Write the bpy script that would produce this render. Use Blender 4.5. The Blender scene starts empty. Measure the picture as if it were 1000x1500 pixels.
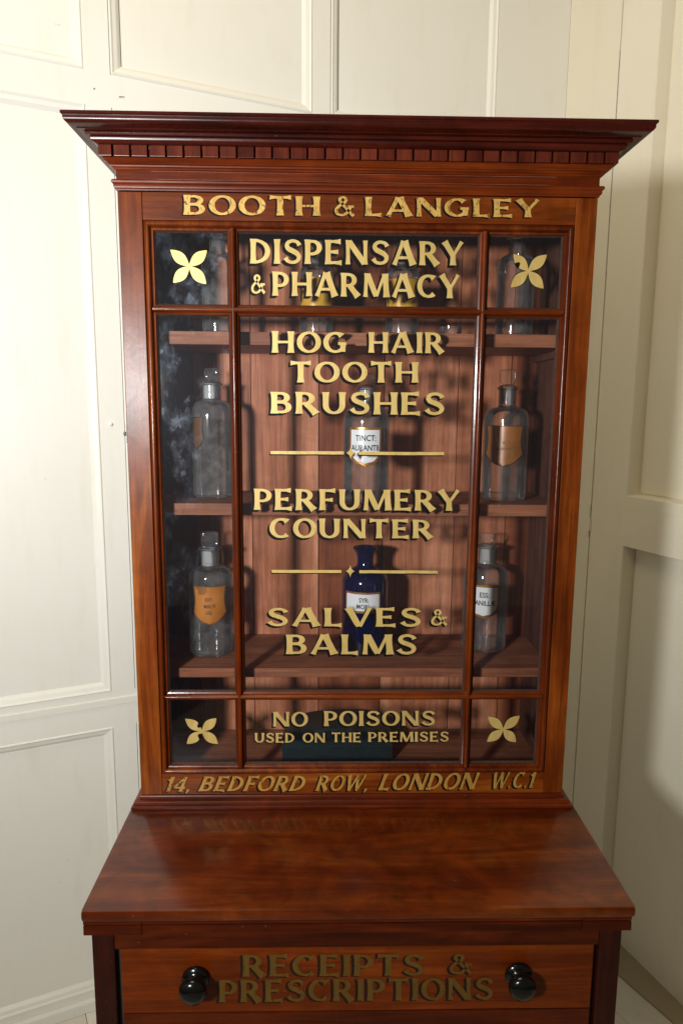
import bpy, bmesh, math, random
from mathutils import Vector, Matrix
random.seed(7)
sc = bpy.context.scene
# ------------------------------------------------------------------ camera, world, lights, exposure
CAM = Vector((0.30389, -1.05247, 0.63857))
R0 = (0.9997520, -0.0210177, 0.0073617)
R1 = (0.0041077, -0.1508568, -0.9885471)
R2 = (0.0218875, 0.9883322, -0.1507331)
cd = bpy.data.cameras.new('camera'); cam = bpy.data.objects.new('camera', cd); sc.collection.objects.link(cam)
cd.sensor_fit = 'VERTICAL'; cd.sensor_height = 36; cd.sensor_width = 24; cd.lens = 24.0; cd.clip_start = 0.02; cd.clip_end = 50
M = Matrix.Identity(4)
for i in range(3):
    M[i][0] = R0[i]; M[i][1] = -R1[i]; M[i][2] = -R2[i]; M[i][3] = CAM[i]
cam.matrix_world = M
sc.camera = cam
w = bpy.data.worlds.new('World'); sc.world = w; w.use_nodes = True
bg = w.node_tree.nodes['Background']; bg.inputs[0].default_value = (1.0, 0.84, 0.60, 1); bg.inputs[1].default_value = 0.12
def area(name, loc, target, size, power, col, shape='DISK', sy=None):
    l = bpy.data.lights.new(name, 'AREA'); l.shape = shape; l.size = size
    if sy: l.size_y = sy
    l.energy = power; l.color = col
    o = bpy.data.objects.new(name, l); sc.collection.objects.link(o); o.location = loc
    o.rotation_euler = (Vector(target) - Vector(loc)).to_track_quat('-Z', 'Y').to_euler(); return o
area('room_lamp', (-0.375, -1.38, 0.72), (-0.06, 0.0, 0.98), 0.15, 23.5, (1.0, 0.998, 0.985)).data.spread = math.radians(146)
area('overhead_fill', (-0.15, -0.45, 2.5), (0.6, 0.2, 0.2), 0.8, 15, (1.0, 0.84, 0.57), 'SQUARE')  # added warm fill from overhead, not a known fixture of the room
area('side_window', (-1.45, -0.95, 0.95), (0.3, 0.0, 0.6), 0.4, 0.7, (0.72, 0.83, 1.0), 'RECTANGLE', 0.9)
sc.view_settings.view_transform = 'Standard'; sc.view_settings.look = 'None'; sc.view_settings.exposure = 0; sc.view_settings.gamma = 1
sc.cycles.max_bounces = 14; sc.cycles.transparent_max_bounces = 24; sc.cycles.transmission_bounces = 10

# ------------------------------------------------------------------ helpers
def link(o): sc.collection.objects.link(o); return o
def empty(name, loc, label, cat, group=None, rz=0):
    o = link(bpy.data.objects.new(name, None)); o.location = loc; o.rotation_euler = (0, 0, rz); o.empty_display_size = .05
    o['label'] = label; o['category'] = cat
    if group: o['group'] = group
    return o
def build(name, verts, faces, mat, parent=None, smooth=False, label=None, kind=None, mats=None, fm=None, loc=None):
    me = bpy.data.meshes.new(name); me.from_pydata([tuple(v) for v in verts], [], [tuple(f) for f in faces])
    for m in (mats or [mat]): me.materials.append(m)
    if fm: 
        for p, i in zip(me.polygons, fm): p.material_index = i
    if smooth:
        me.polygons.foreach_set('use_smooth', [True] * len(me.polygons))
    me.update()
    o = link(bpy.data.objects.new(name, me))
    if parent: o.parent = parent
    if loc: o.location = loc
    if label: o['label'] = label
    if kind: o['kind'] = kind
    return o
class MB:
    def __init__(s): s.v = []; s.f = []; s.fm = []
    def add(s, v, f, m=0):
        b = len(s.v); s.v += [tuple(p) for p in v]; s.f += [tuple(i + b for i in q) for q in f]; s.fm += [m] * len(f); return s
    def box(s, x0, x1, y0, y1, z0, z1, m=0, c=0.0):
        if c <= 0:
            v = [(x, y, z) for z in (z0, z1) for y in (y0, y1) for x in (x0, x1)]
            return s.add(v, [(0, 2, 3, 1), (4, 5, 7, 6), (0, 1, 5, 4), (2, 6, 7, 3), (0, 4, 6, 2), (1, 3, 7, 5)], m)
        bm = bmesh.new(); bmesh.ops.create_cube(bm, size=1)
        for q in bm.verts: q.co = Vector(((x0 + x1) / 2 + q.co.x * (x1 - x0), (y0 + y1) / 2 + q.co.y * (y1 - y0), (z0 + z1) / 2 + q.co.z * (z1 - z0)))
        bmesh.ops.bevel(bm, geom=list(bm.edges), offset=c, segments=2, affect='EDGES', profile=0.6)
        bm.verts.index_update()
        s.add([q.co.copy() for q in bm.verts], [[q.index for q in f.verts] for f in bm.faces], m); bm.free(); return s
    def lathe(s, prof, n=40, c=(0, 0, 0), axis='z', m=0):
        # prof: list of (r, h)
        v = []; f = []
        for r, h in prof:
            for k in range(n):
                a = 2 * math.pi * k / n; p = (r * math.cos(a), r * math.sin(a), h)
                if axis == 'y': p = (p[0], -p[2], p[1])
                v.append((p[0] + c[0], p[1] + c[1], p[2] + c[2]))
        for i in range(len(prof) - 1):
            for k in range(n):
                a, b = i * n + k, i * n + (k + 1) % n; f.append((a, b, b + n, a + n))
        return s.add(v, f, m)
    def sweep(s, prof, path, m=0, closed=False):
        # path: list of (fn(t,z)->xyz) stations
        n = len(prof); v = []; f = []
        for st in path: v += [st(t, z) for t, z in prof]
        for i in range(len(path) - 1):
            for k in range(n - (0 if closed else 1)):
                k2 = (k + 1) % n
                f.append((i * n + k, (i + 1) * n + k, (i + 1) * n + k2, i * n + k2))
        return s.add(v, f, m)
    def out(s, name, mat, parent=None, smooth=False, label=None, kind=None, mats=None, loc=None, off=None):
        v = s.v
        if off: v = [(a - off[0], b - off[1], c - off[2]) for a, b, c in v]
        return build(name, v, s.f, mat, parent, smooth, label, kind, mats, s.fm if mats else None, loc)
def autosmooth(o, ang=35):
    me = o.data
    bm = bmesh.new(); bm.from_mesh(me)
    for e in bm.edges:
        e.smooth = not (len(e.link_faces) == 2 and e.calc_face_angle(0) > math.radians(ang))
    for f in bm.faces: f.smooth = True
    bm.to_mesh(me); bm.free(); return o
def renorm(o):
    bm = bmesh.new(); bm.from_mesh(o.data); bmesh.ops.recalc_face_normals(bm, faces=bm.faces); bm.to_mesh(o.data); bm.free(); return o

# ------------------------------------------------------------------ materials
class NT:
    def __init__(s, name):
        s.m = bpy.data.materials.new(name); s.m.use_nodes = True; s.t = s.m.node_tree; s.t.nodes.clear()
        s.o = s.n('ShaderNodeOutputMaterial')
    def n(s, ty, **kw):
        nd = s.t.nodes.new(ty)
        for k, v in kw.items(): setattr(nd, k, v)
        return nd
    def l(s, a, b): s.t.links.new(a, b)
    def noise(s, vec, scale, detail=4, rough=.5, dist=0.0):
        nd = s.n('ShaderNodeTexNoise'); nd.inputs['Scale'].default_value = scale; nd.inputs['Detail'].default_value = detail
        nd.inputs['Roughness'].default_value = rough; nd.inputs['Distortion'].default_value = dist
        if vec is not None: s.l(vec, nd.inputs['Vector'])
        return nd.outputs['Fac']
    def ramp(s, fac, stops):
        nd = s.n('ShaderNodeValToRGB'); el = nd.color_ramp.elements
        while len(el) < len(stops): el.new(0.5)
        for e, (p, c) in zip(el, stops):
            e.position = p; e.color = (c[0], c[1], c[2], 1) if isinstance(c, (tuple, list)) else (c, c, c, 1)
        s.l(fac, nd.inputs[0]); return nd.outputs[0]
    def mix(s, fac, a, b, mode='MIX'):
        nd = s.n('ShaderNodeMix', data_type='RGBA', blend_type=mode)
        for i, x in ((0, fac), (6, a), (7, b)):
            if hasattr(x, 'is_linked'): s.l(x, nd.inputs[i])
            else: nd.inputs[i].default_value = x if i == 0 else (x[0], x[1], x[2], 1)
        return nd.outputs[2]
    def math(s, op, a, b=0.0, c=None):
        nd = s.n('ShaderNodeMath', operation=op)
        for i, x in enumerate((a, b) if c is None else (a, b, c)):
            if hasattr(x, 'is_linked'): s.l(x, nd.inputs[i])
            else: nd.inputs[i].default_value = x
        return nd.outputs[0]
    def coords(s, scale=(1, 1, 1), rnd=True, kind='Object'):
        tc = s.n('ShaderNodeTexCoord').outputs[kind]
        if rnd:
            oi = s.n('ShaderNodeObjectInfo').outputs['Random']
            mu = s.n('ShaderNodeVectorMath', operation='SCALE'); cx = s.n('ShaderNodeCombineXYZ')
            s.l(oi, cx.inputs[0]); s.l(oi, cx.inputs[1]); s.l(oi, cx.inputs[2]); s.l(cx.outputs[0], mu.inputs[0]); mu.inputs['Scale'].default_value = 7.3
            ad = s.n('ShaderNodeVectorMath', operation='ADD'); s.l(tc, ad.inputs[0]); s.l(mu.outputs[0], ad.inputs[1]); tc = ad.outputs[0]
        mp = s.n('ShaderNodeMapping'); mp.inputs['Scale'].default_value = scale; s.l(tc, mp.inputs[0]); return mp.outputs[0]
    def bsdf(s, color, rough=.5, coat=0, croughness=.1, metallic=0, bump=None, bstr=.1, bdist=.001, spec=.5):
        b = s.n('ShaderNodeBsdfPrincipled')
        def put(nm, x):
            if hasattr(x, 'is_linked'): s.l(x, b.inputs[nm])
            elif isinstance(x, (tuple, list)): b.inputs[nm].default_value = (x[0], x[1], x[2], 1)
            else: b.inputs[nm].default_value = x
        put('Base Color', color); put('Roughness', rough); put('Coat Weight', coat); put('Coat Roughness', croughness); put('Metallic', metallic)
        put('Specular IOR Level', spec)
        if bump is not None:
            bn = s.n('ShaderNodeBump'); bn.inputs['Strength'].default_value = bstr; bn.inputs['Distance'].default_value = bdist
            s.l(bump, bn.inputs['Height']); s.l(bn.outputs[0], b.inputs['Normal'])
            if coat: s.l(bn.outputs[0], b.inputs['Coat Normal'])
        return b
    def done(s, sh): s.l(sh.outputs[0] if hasattr(sh, 'outputs') else sh, s.o.inputs[0]); return s.m

def wood(name, axis, c_dark, c_mid, c_light, rough=.36, coat=.35, croughness=.12, knots=(), figure=.42, k=1.0, worn=0.0, grain=.5):
    t = NT(name)
    a = [13, 13, 13]; a['xyz'.index(axis)] = 1.7
    v = t.coords([q * k for q in a])
    broad = t.noise(v, 1.0, 5, .6, 1.3)
    a2 = [160, 160, 160]; a2['xyz'.index(axis)] = 7
    v2 = t.coords([q * k for q in a2]); fine = t.noise(v2, 1.0, 5, .65, .3)
    v3 = t.coords((9, 9, 9)); fig = t.noise(v3, 1.6, 4, .55, 1.6)
    if knots:
        tc = t.n('ShaderNodeTexCoord').outputs['Object']
        tot = None
        for kx, kz, kr in knots:
            sb = t.n('ShaderNodeVectorMath', operation='SUBTRACT'); t.l(tc, sb.inputs[0]); sb.inputs[1].default_value = (kx, 0, kz)
            ml = t.n('ShaderNodeVectorMath', operation='MULTIPLY'); t.l(sb.outputs[0], ml.inputs[0]); ml.inputs[1].default_value = (1, 0, .75)
            ln = t.n('ShaderNodeVectorMath', operation='LENGTH'); t.l(ml.outputs[0], ln.inputs[0])
            g = t.math('SMOOTH_MIN', t.math('DIVIDE', ln.outputs['Value'], kr), 3.0, .2)
            g2 = t.math('POWER', t.math('SUBTRACT', 1.0, t.math('DIVIDE', g, 3.0)), 3.0)
            tot = g2 if tot is None else t.math('ADD', tot, g2)
        broad = t.math('ADD', broad, t.math('MULTIPLY', tot, -.75))
    col = t.ramp(broad, [(.25, c_dark), (.5, c_mid), (.74, c_light)])
    col = t.mix(t.math('MULTIPLY', t.ramp(fine, [(.34, 1.0), (.58, 0.0)]), grain), col, [q * .45 for q in c_dark])
    col = t.mix(figure, col, t.ramp(fig, [(.3, .5), (.7, 1.3)]), 'MULTIPLY')
    scr = t.noise(t.coords((40, 40, 40)), 1.0, 8, .7, .5)
    rr = t.math('ADD', t.math('MULTIPLY', scr, .22), rough - .1)
    sp = t.noise(t.coords((260, 260, 260), False), 1.0, 1, .5)
    col = t.mix(t.math('MULTIPLY', t.ramp(sp, [(.79, 0.0), (.83, 1.0)]), .3 + worn), col, (.45, .36, .28))
    b = t.bsdf(col, rr, coat * .40, croughness + .14, spec=.16, bump=t.math('ADD', fine, t.math('MULTIPLY', scr, .8)), bstr=.14, bdist=.0012)
    return t.done(b)
MD, MM, ML = (.066, .0095, .0009), (.185, .036, .0030), (.37, .102, .012)
mah_v = wood('mahogany_upright_grain', 'z', MD, MM, ML)
mah_x = wood('mahogany_cross_grain', 'x', MD, MM, ML)
mah_y = wood('mahogany_depth_grain', 'y', MD, MM, ML)
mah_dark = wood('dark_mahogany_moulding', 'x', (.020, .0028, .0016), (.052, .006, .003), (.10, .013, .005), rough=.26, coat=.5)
mah_frieze = wood('frieze_mahogany', 'x', (.038, .0042, .0008), (.115, .015, .0015), (.22, .038, .004))
mah_top = wood('counter_mahogany', 'x', (.034, .0038, .0006), (.100, .0140, .0012), (.20, .042, .0035), rough=.32, coat=1.1, croughness=-.03, figure=.8, worn=.05, grain=.22)
mah_base = wood('base_mahogany', 'x', (.028, .003, .0007), (.075, .009, .001), (.14, .022, .002), rough=.3)
mah_post = wood('dark_post_mahogany', 'z', (.014, .002, .0015), (.034, .005, .003), (.06, .009, .004), rough=.3)
PD, PM, PL = (.21, .062, .022), (.45, .165, .080), (.68, .31, .175)
pine = wood('red_pine_boards', 'z', PD, PM, PL, rough=.55, coat=0, knots=((.5199, .5298, .011), (.2356, .3796, .013)), figure=.35, k=.8)
pine_red = wood('darker_red_pine_boards', 'z', (.13, .032, .012), (.27, .078, .030), (.38, .13, .055), rough=.55, coat=0, figure=.35, k=.8)
pine_x = wood('pine_shelf_grain', 'x', (.15, .050, .022), (.29, .108, .052), (.42, .18, .095), rough=.5, coat=0, figure=.3)
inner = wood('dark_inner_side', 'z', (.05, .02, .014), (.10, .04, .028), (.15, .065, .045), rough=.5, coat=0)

def plain(name, col, rough=.5, coat=0, metallic=0, spec=.5, vary=0.0, vs=60):
    t = NT(name)
    c = col
    if vary: c = t.mix(1.0, col, t.ramp(t.noise(t.coords((vs, vs, vs)), 1, 6, .65), [(.3, 1 - vary), (.7, 1 + vary)]), 'MULTIPLY')
    return t.done(t.bsdf(c, rough, coat, metallic=metallic, spec=spec))
def paint(name, col, dirt=(.62, .54, .36), rough=.42, dm=.22):
    t = NT(name)
    n1 = t.noise(t.coords((1.6, 1.6, 1.6)), 1, 5, .6, .5)
    n2 = t.noise(t.coords((22, 22, 5)), 1, 6, .6, .2)
    n3 = t.noise(t.coords((90, 90, 14)), 1, 5, .6)
    sp = t.noise(t.coords((75, 75, 75), False), 1, 1, .4)
    c = t.mix(t.math('MULTIPLY', t.ramp(n1, [(.35, 0.0), (.75, 1.0)]), dm), col, dirt)
    c = t.mix(t.math('MULTIPLY', t.ramp(n2, [(.55, 0.0), (.8, 1.0)]), .20), c, dirt)
    c = t.mix(t.math('MULTIPLY', t.ramp(sp, [(.80, 0.0), (.84, 1.0)]), .3), c, (.45, .38, .27))
    h = t.math('ADD', t.math('MULTIPLY', n2, .7), t.math('MULTIPLY', n3, .5))
    return t.done(t.bsdf(c, rough, 0, bump=h, bstr=.28, bdist=.0022))
cream = paint('cream_gloss_paint', (.87, .86, .80), dm=.12)
cream_door = paint('warm_lit_cream_door_paint', (.83, .785, .65), dm=.2)  # yellower than the wall cream: warm ambient light put into the colour
floor_paint = paint('worn_white_floor_paint', (.80, .77, .69), (.35, .29, .2), .5, .35)
tan = paint('tan_bare_board', (.40, .33, .215), (.24, .19, .12), .6, .4)
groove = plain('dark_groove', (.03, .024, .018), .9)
caulk = plain('grey_caulk', (.34, .31, .28), .7, vary=.2)
black = plain('black_lacquer_knob', (.003, .0035, .0035), .2, .25, spec=.3, vary=.2, vs=90)
shade_m = plain('black_letter_shade', (.002, .002, .002), .6, spec=.15)
putty = plain('greyed_rebate_putty', (.045, .022, .016), .6, .0, vary=.35, vs=120, spec=.3)
iron = plain('tarnished_steel', (.07, .06, .055), .45, metallic=.6)
white_lab = plain('white_enamel_label', (.72, .76, .76), .25, .4)
red_line = plain('red_label_line', (.42, .015, .015), .4)
ink = plain('black_label_ink', (.012, .012, .014), .5)
goldfoil = plain('gilt_label_border', (.55, .32, .07), .28, metallic=.75, vary=.3, vs=300)
green_m = plain('dark_teal_leathercloth', (.006, .020, .022), .42, .2, vary=.35, vs=70)
tooth = plain('torn_paper_edge', (.72, .50, .25), .7)
inkdark = plain('brown_black_label_ink', (.035, .015, .008), .6)
inkfade = plain('faded_label_ink', (.10, .045, .015), .6)

def gold(name, c1, c2, wear=0.0, ghost=0.0, wscale=(70, 30, 160)):
    t = NT(name)
    n = t.noise(t.coords((90, 90, 25)), 1, 5, .6, .6)
    c = t.mix(t.ramp(n, [(.3, 0.0), (.72, 1.0)]), c1, c2)
    b = t.bsdf(c, .42, .15, metallic=.22)
    if wear or ghost:
        m = t.noise(t.coords(wscale, False), 1, 6, .7, .8)
        fac = t.ramp(m, [(.62 - wear * .34, 1.0 - ghost), (.68 - wear * .26, (1.0 - ghost) * (.25 if wear > .1 else .4))])
        tr = t.n('ShaderNodeBsdfTransparent'); mx = t.n('ShaderNodeMixShader')
        t.l(fac, mx.inputs[0]); t.l(tr.outputs[0], mx.inputs[1]); t.l(b.outputs[0], mx.inputs[2]); return t.done(mx)
    return t.done(b)
gold_glass = gold('gold_leaf_on_glass', (.50, .345, .10), (.66, .48, .17))
gold_petal_lit = gold('lit_gold_leaf_petals', (.70, .50, .13), (.80, .60, .19))  # paler gold for the upper left flower, its stronger lamp light painted in
gold_rail = gold('worn_gold_leaf_on_wood', (.48, .26, .052), (.68, .43, .11), .27, wscale=(150, 30, 90))
gold_foot = gold('rubbed_gold_leaf_on_wood', (.44, .22, .038), (.58, .34, .07), .18, .08, wscale=(170, 30, 70))
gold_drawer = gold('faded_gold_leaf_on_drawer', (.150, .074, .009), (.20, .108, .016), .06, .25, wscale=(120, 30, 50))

FZOFF = CAM.z - 1.4386 * 1.03
def glass_pane(name, smear, haze=.03):
    t = NT(name)
    tr = t.n('ShaderNodeBsdfTransparent'); tr.inputs[0].default_value = (.965, .96, .97, 1)
    gl = t.n('ShaderNodeBsdfGlossy'); gl.inputs['Roughness'].default_value = .03; gl.inputs['Color'].default_value = (1, 1, 1, 1)
    fr = t.n('ShaderNodeFresnel'); fr.inputs[0].default_value = 1.5
    m1 = t.n('ShaderNodeMixShader'); t.l(fr.outputs[0], m1.inputs[0]); t.l(tr.outputs[0], m1.inputs[1]); t.l(gl.outputs[0], m1.inputs[2])
    # grime film: greasy smears catch the lamp as soft rough gloss plus a little dust
    v = t.coords((1, 1, 1), False)
    n1 = t.noise(t.coords((30, 30, 20), False), 1, 5, .62, .1)
    n2 = t.noise(t.coords((75, 75, 55), False), 1, 5, .65, .2)
    n3 = t.noise(t.coords((420, 420, 420), False), 1, 2, .5)
    dab = t.math('MULTIPLY', t.ramp(t.noise(t.coords((62, 62, 44), False), 1, 3, .5, .1), [(.585, 0.0), (.64, 1.0)]), t.ramp(n1, [(.46, 0.0), (.60, 1.0)]))
    smr = t.math('MULTIPLY', t.ramp(n1, [(.47, 0.0), (.80, 1.0)]), t.ramp(n2, [(.38, .15), (.70, 1.0)]))
    smr = t.math('ADD', t.math('MULTIPLY', smr, .62), t.math('MULTIPLY', dab, .34))
    spk = t.ramp(n3, [(.76, 0.0), (.80, 1.0)])
    # grime gathers along the left hand side of the case: mask over object x
    sx = t.n('ShaderNodeSeparateXYZ'); t.l(v, sx.inputs[0])
    low = t.ramp(t.math('SUBTRACT', t.math('ADD', t.math('ADD', sx.outputs[2], FZOFF), t.math('MULTIPLY', n1, .25)), t.math('MULTIPLY', t.math('ADD', sx.outputs[0], .30), 2.6)), [(.36, .12), (.66, 1.0)])
    fac = t.math('ADD', t.math('MULTIPLY', t.math('MULTIPLY', smr, low), smear), haze)
    df = t.n('ShaderNodeBsdfDiffuse'); df.inputs[0].default_value = (.48, .60, .80, 1)
    g2 = t.n('ShaderNodeBsdfGlossy'); g2.inputs['Roughness'].default_value = .42; g2.inputs['Color'].default_value = (.75, .85, 1, 1)
    m2 = t.n('ShaderNodeMixShader'); m2.inputs[0].default_value = .35; t.l(df.outputs[0], m2.inputs[1]); t.l(g2.outputs[0], m2.inputs[2])
    m3 = t.n('ShaderNodeMixShader'); t.l(t.math('MINIMUM', t.math('ADD', fac, t.math('MULTIPLY', spk, .10)), 1.0), m3.inputs[0]); t.l(m1.outputs[0], m3.inputs[1]); t.l(m2.outputs[0], m3.inputs[2])
    return t.done(m3)
pane_clear = glass_pane('old_clear_pane', .022, .010)
pane_smeared = glass_pane('smeared_pane', .12, .007)
pane_dull = glass_pane('dusty_pane', .03, .006)

def bottle_glass(name, tint=(.995, .995, .995), edge=(.90, .90, .90), frost=0.0, film=.024):
    t = NT(name)
    lw = t.n('ShaderNodeLayerWeight'); lw.inputs[0].default_value = .5
    c = t.mix(t.ramp(lw.outputs['Facing'], [(.55, 0.0), (.98, 1.0)]), tint, edge)
    tr = t.n('ShaderNodeBsdfTransparent'); t.l(c, tr.inputs[0])
    gl = t.n('ShaderNodeBsdfGlossy'); gl.inputs['Roughness'].default_value = .06
    wob = t.noise(t.coords((28, 28, 9)), 1, 3, .5, .4)
    bn = t.n('ShaderNodeBump'); bn.inputs['Strength'].default_value = .25; bn.inputs['Distance'].default_value = .004; t.l(wob, bn.inputs['Height']); t.l(bn.outputs[0], gl.inputs['Normal'])
    fr = t.n('ShaderNodeFresnel'); fr.inputs[0].default_value = 1.55
    m = t.n('ShaderNodeMixShader'); t.l(t.math('MINIMUM', t.math('MULTIPLY', fr.outputs[0], .85), 1.0), m.inputs[0]); t.l(tr.outputs[0], m.inputs[1]); t.l(gl.outputs[0], m.inputs[2])
    df = t.n('ShaderNodeBsdfDiffuse'); df.inputs[0].default_value = (.62, .64, .63, 1)
    n = t.noise(t.coords((60, 60, 60)), 1, 6, .7, .6)
    f = t.math('ADD', t.math('MULTIPLY', t.ramp(n, [(.45, 0.0), (.75, 1.0)]), film * 2.2), t.math('ADD', t.math('MULTIPLY', t.ramp(lw.outputs['Facing'], [(.55, 0.0), (1.0, 1.0)]), .10), frost + film))  # pale rims by facing angle, painted in to stand for scattered light
    m2 = t.n('ShaderNodeMixShader'); t.l(f, m2.inputs[0]); t.l(m.outputs[0], m2.inputs[1]); t.l(df.outputs[0], m2.inputs[2])
    return t.done(m2)
clear_glass = bottle_glass('clear_bottle_glass')
dusty_glass = bottle_glass('dusty_bottle_glass', film=.030, edge=(.88, .90, .89))
frost_glass = bottle_glass('ground_neck_glass', frost=.30, film=.05)
cobalt = NT('cobalt_glass')
cobalt_glass = cobalt.done(cobalt.bsdf((.0018, .0026, .030), .09, .2, spec=.6))
t = NT('solid_stopper_glass'); g = t.n('ShaderNodeBsdfGlass'); g.inputs['IOR'].default_value = 1.45; g.inputs['Roughness'].default_value = .02
tr = t.n('ShaderNodeBsdfTransparent'); tr.inputs[0].default_value = (.85, .86, .86, 1); mx = t.n('ShaderNodeMixShader'); mx.inputs[0].default_value = .45
t.l(g.outputs[0], mx.inputs[1]); t.l(tr.outputs[0], mx.inputs[2]); t.done(mx); stopper_glass = bottle_glass('bright_stopper_glass', tint=(.97, .975, .975), edge=(.30, .31, .31), film=.03)
def amber(name, c1, c2):
    t = NT(name)
    n = t.noise(t.coords((26, 26, 14)), 1, 5, .6, .8)
    return t.done(t.bsdf(t.mix(t.ramp(n, [(.3, 0.0), (.7, 1.0)]), c1, c2), .35, .4, metallic=.1))
amber_lab = amber('orange_paper_label', (.36, .125, .022), (.56, .22, .042))
brown_lab = amber('brown_paper_label', (.17, .065, .016), (.34, .13, .03))
yellow_lab = amber('yellow_paper_label', (.42, .22, .02), (.66, .38, .04))

# ------------------------------------------------------------------ lettering: flared sign-writer capitals built from strokes
T, TH = .208, .112
def path_stroke(pts, wid=None, thick=T, thin=TH, fl0=.32, fl1=.32):
    """strip along pts; width follows direction (upright = thick) and flares at free ends"""
    n = len(pts); L = []; Rr = []
    s = [0]
    for a, b in zip(pts, pts[1:]): s.append(s[-1] + math.hypot(b[0] - a[0], b[1] - a[1]))
    tot = s[-1] or 1
    for i, p in enumerate(pts):
        a = pts[max(i - 1, 0)]; b = pts[min(i + 1, n - 1)]
        dx, dy = b[0] - a[0], b[1] - a[1]; l = math.hypot(dx, dy) or 1; dx /= l; dy /= l
        wv = (thin + (thick - thin) * abs(dy) ** 1.6) if wid is None else (wid[i] if isinstance(wid, (list, tuple)) else wid)
        wv *= 1 + fl0 * math.exp(-(s[i] / .13) ** 1.3) + fl1 * math.exp(-((tot - s[i]) / .13) ** 1.3)
        L.append((p[0] - dy * wv / 2, p[1] + dx * wv / 2)); Rr.append((p[0] + dy * wv / 2, p[1] - dx * wv / 2))
    return L, Rr
def ln(a, b, n=9): return [(a[0] + (b[0] - a[0]) * i / n, a[1] + (b[1] - a[1]) * i / n) for i in range(n + 1)]
def arc(cx, cy, rx, ry, a0, a1, n=26): return [(cx + rx * math.cos(math.radians(a0 + (a1 - a0) * i / n)), cy + ry * math.sin(math.radians(a0 + (a1 - a0) * i / n))) for i in range(n + 1)]
def cat(P, k=7):
    o = []
    Q = [P[0]] + list(P) + [P[-1]]
    for i in range(1, len(Q) - 2):
        for j in range(k):
            u = j / k; a, b, c, d = Q[i - 1], Q[i], Q[i + 1], Q[i + 2]
            o.append(tuple(.5 * (2 * b[q] + (c[q] - a[q]) * u + (2 * a[q] - 5 * b[q] + 4 * c[q] - d[q]) * u * u + (3 * b[q] - a[q] - 3 * c[q] + d[q]) * u ** 3) for q in (0, 1)))
    o.append(P[-1]); return o
def stem(x, w=T): return path_stroke(ln((x, 0), (x, 1)), w, fl0=.34, fl1=.34)
def hbar(x0, x1, y, f1=1.1, w=TH, f0=0): return path_stroke(ln((x0, y), (x1, y), 12), w, fl0=f0, fl1=f1)
def bowl(x0, xr, y0, y1):
    h = (y1 - y0) / 2; cy = (y0 + y1) / 2; rx = min(xr - x0, h * 1.15)
    p = ln((x0, y1), (xr - rx, y1), 3)[:-1] + arc(xr - rx, cy, rx, h, 90, -90, 18) + ln((xr - rx, y0), (x0, y0), 3)[1:]
    return path_stroke(p, fl0=0, fl1=0)
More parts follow.
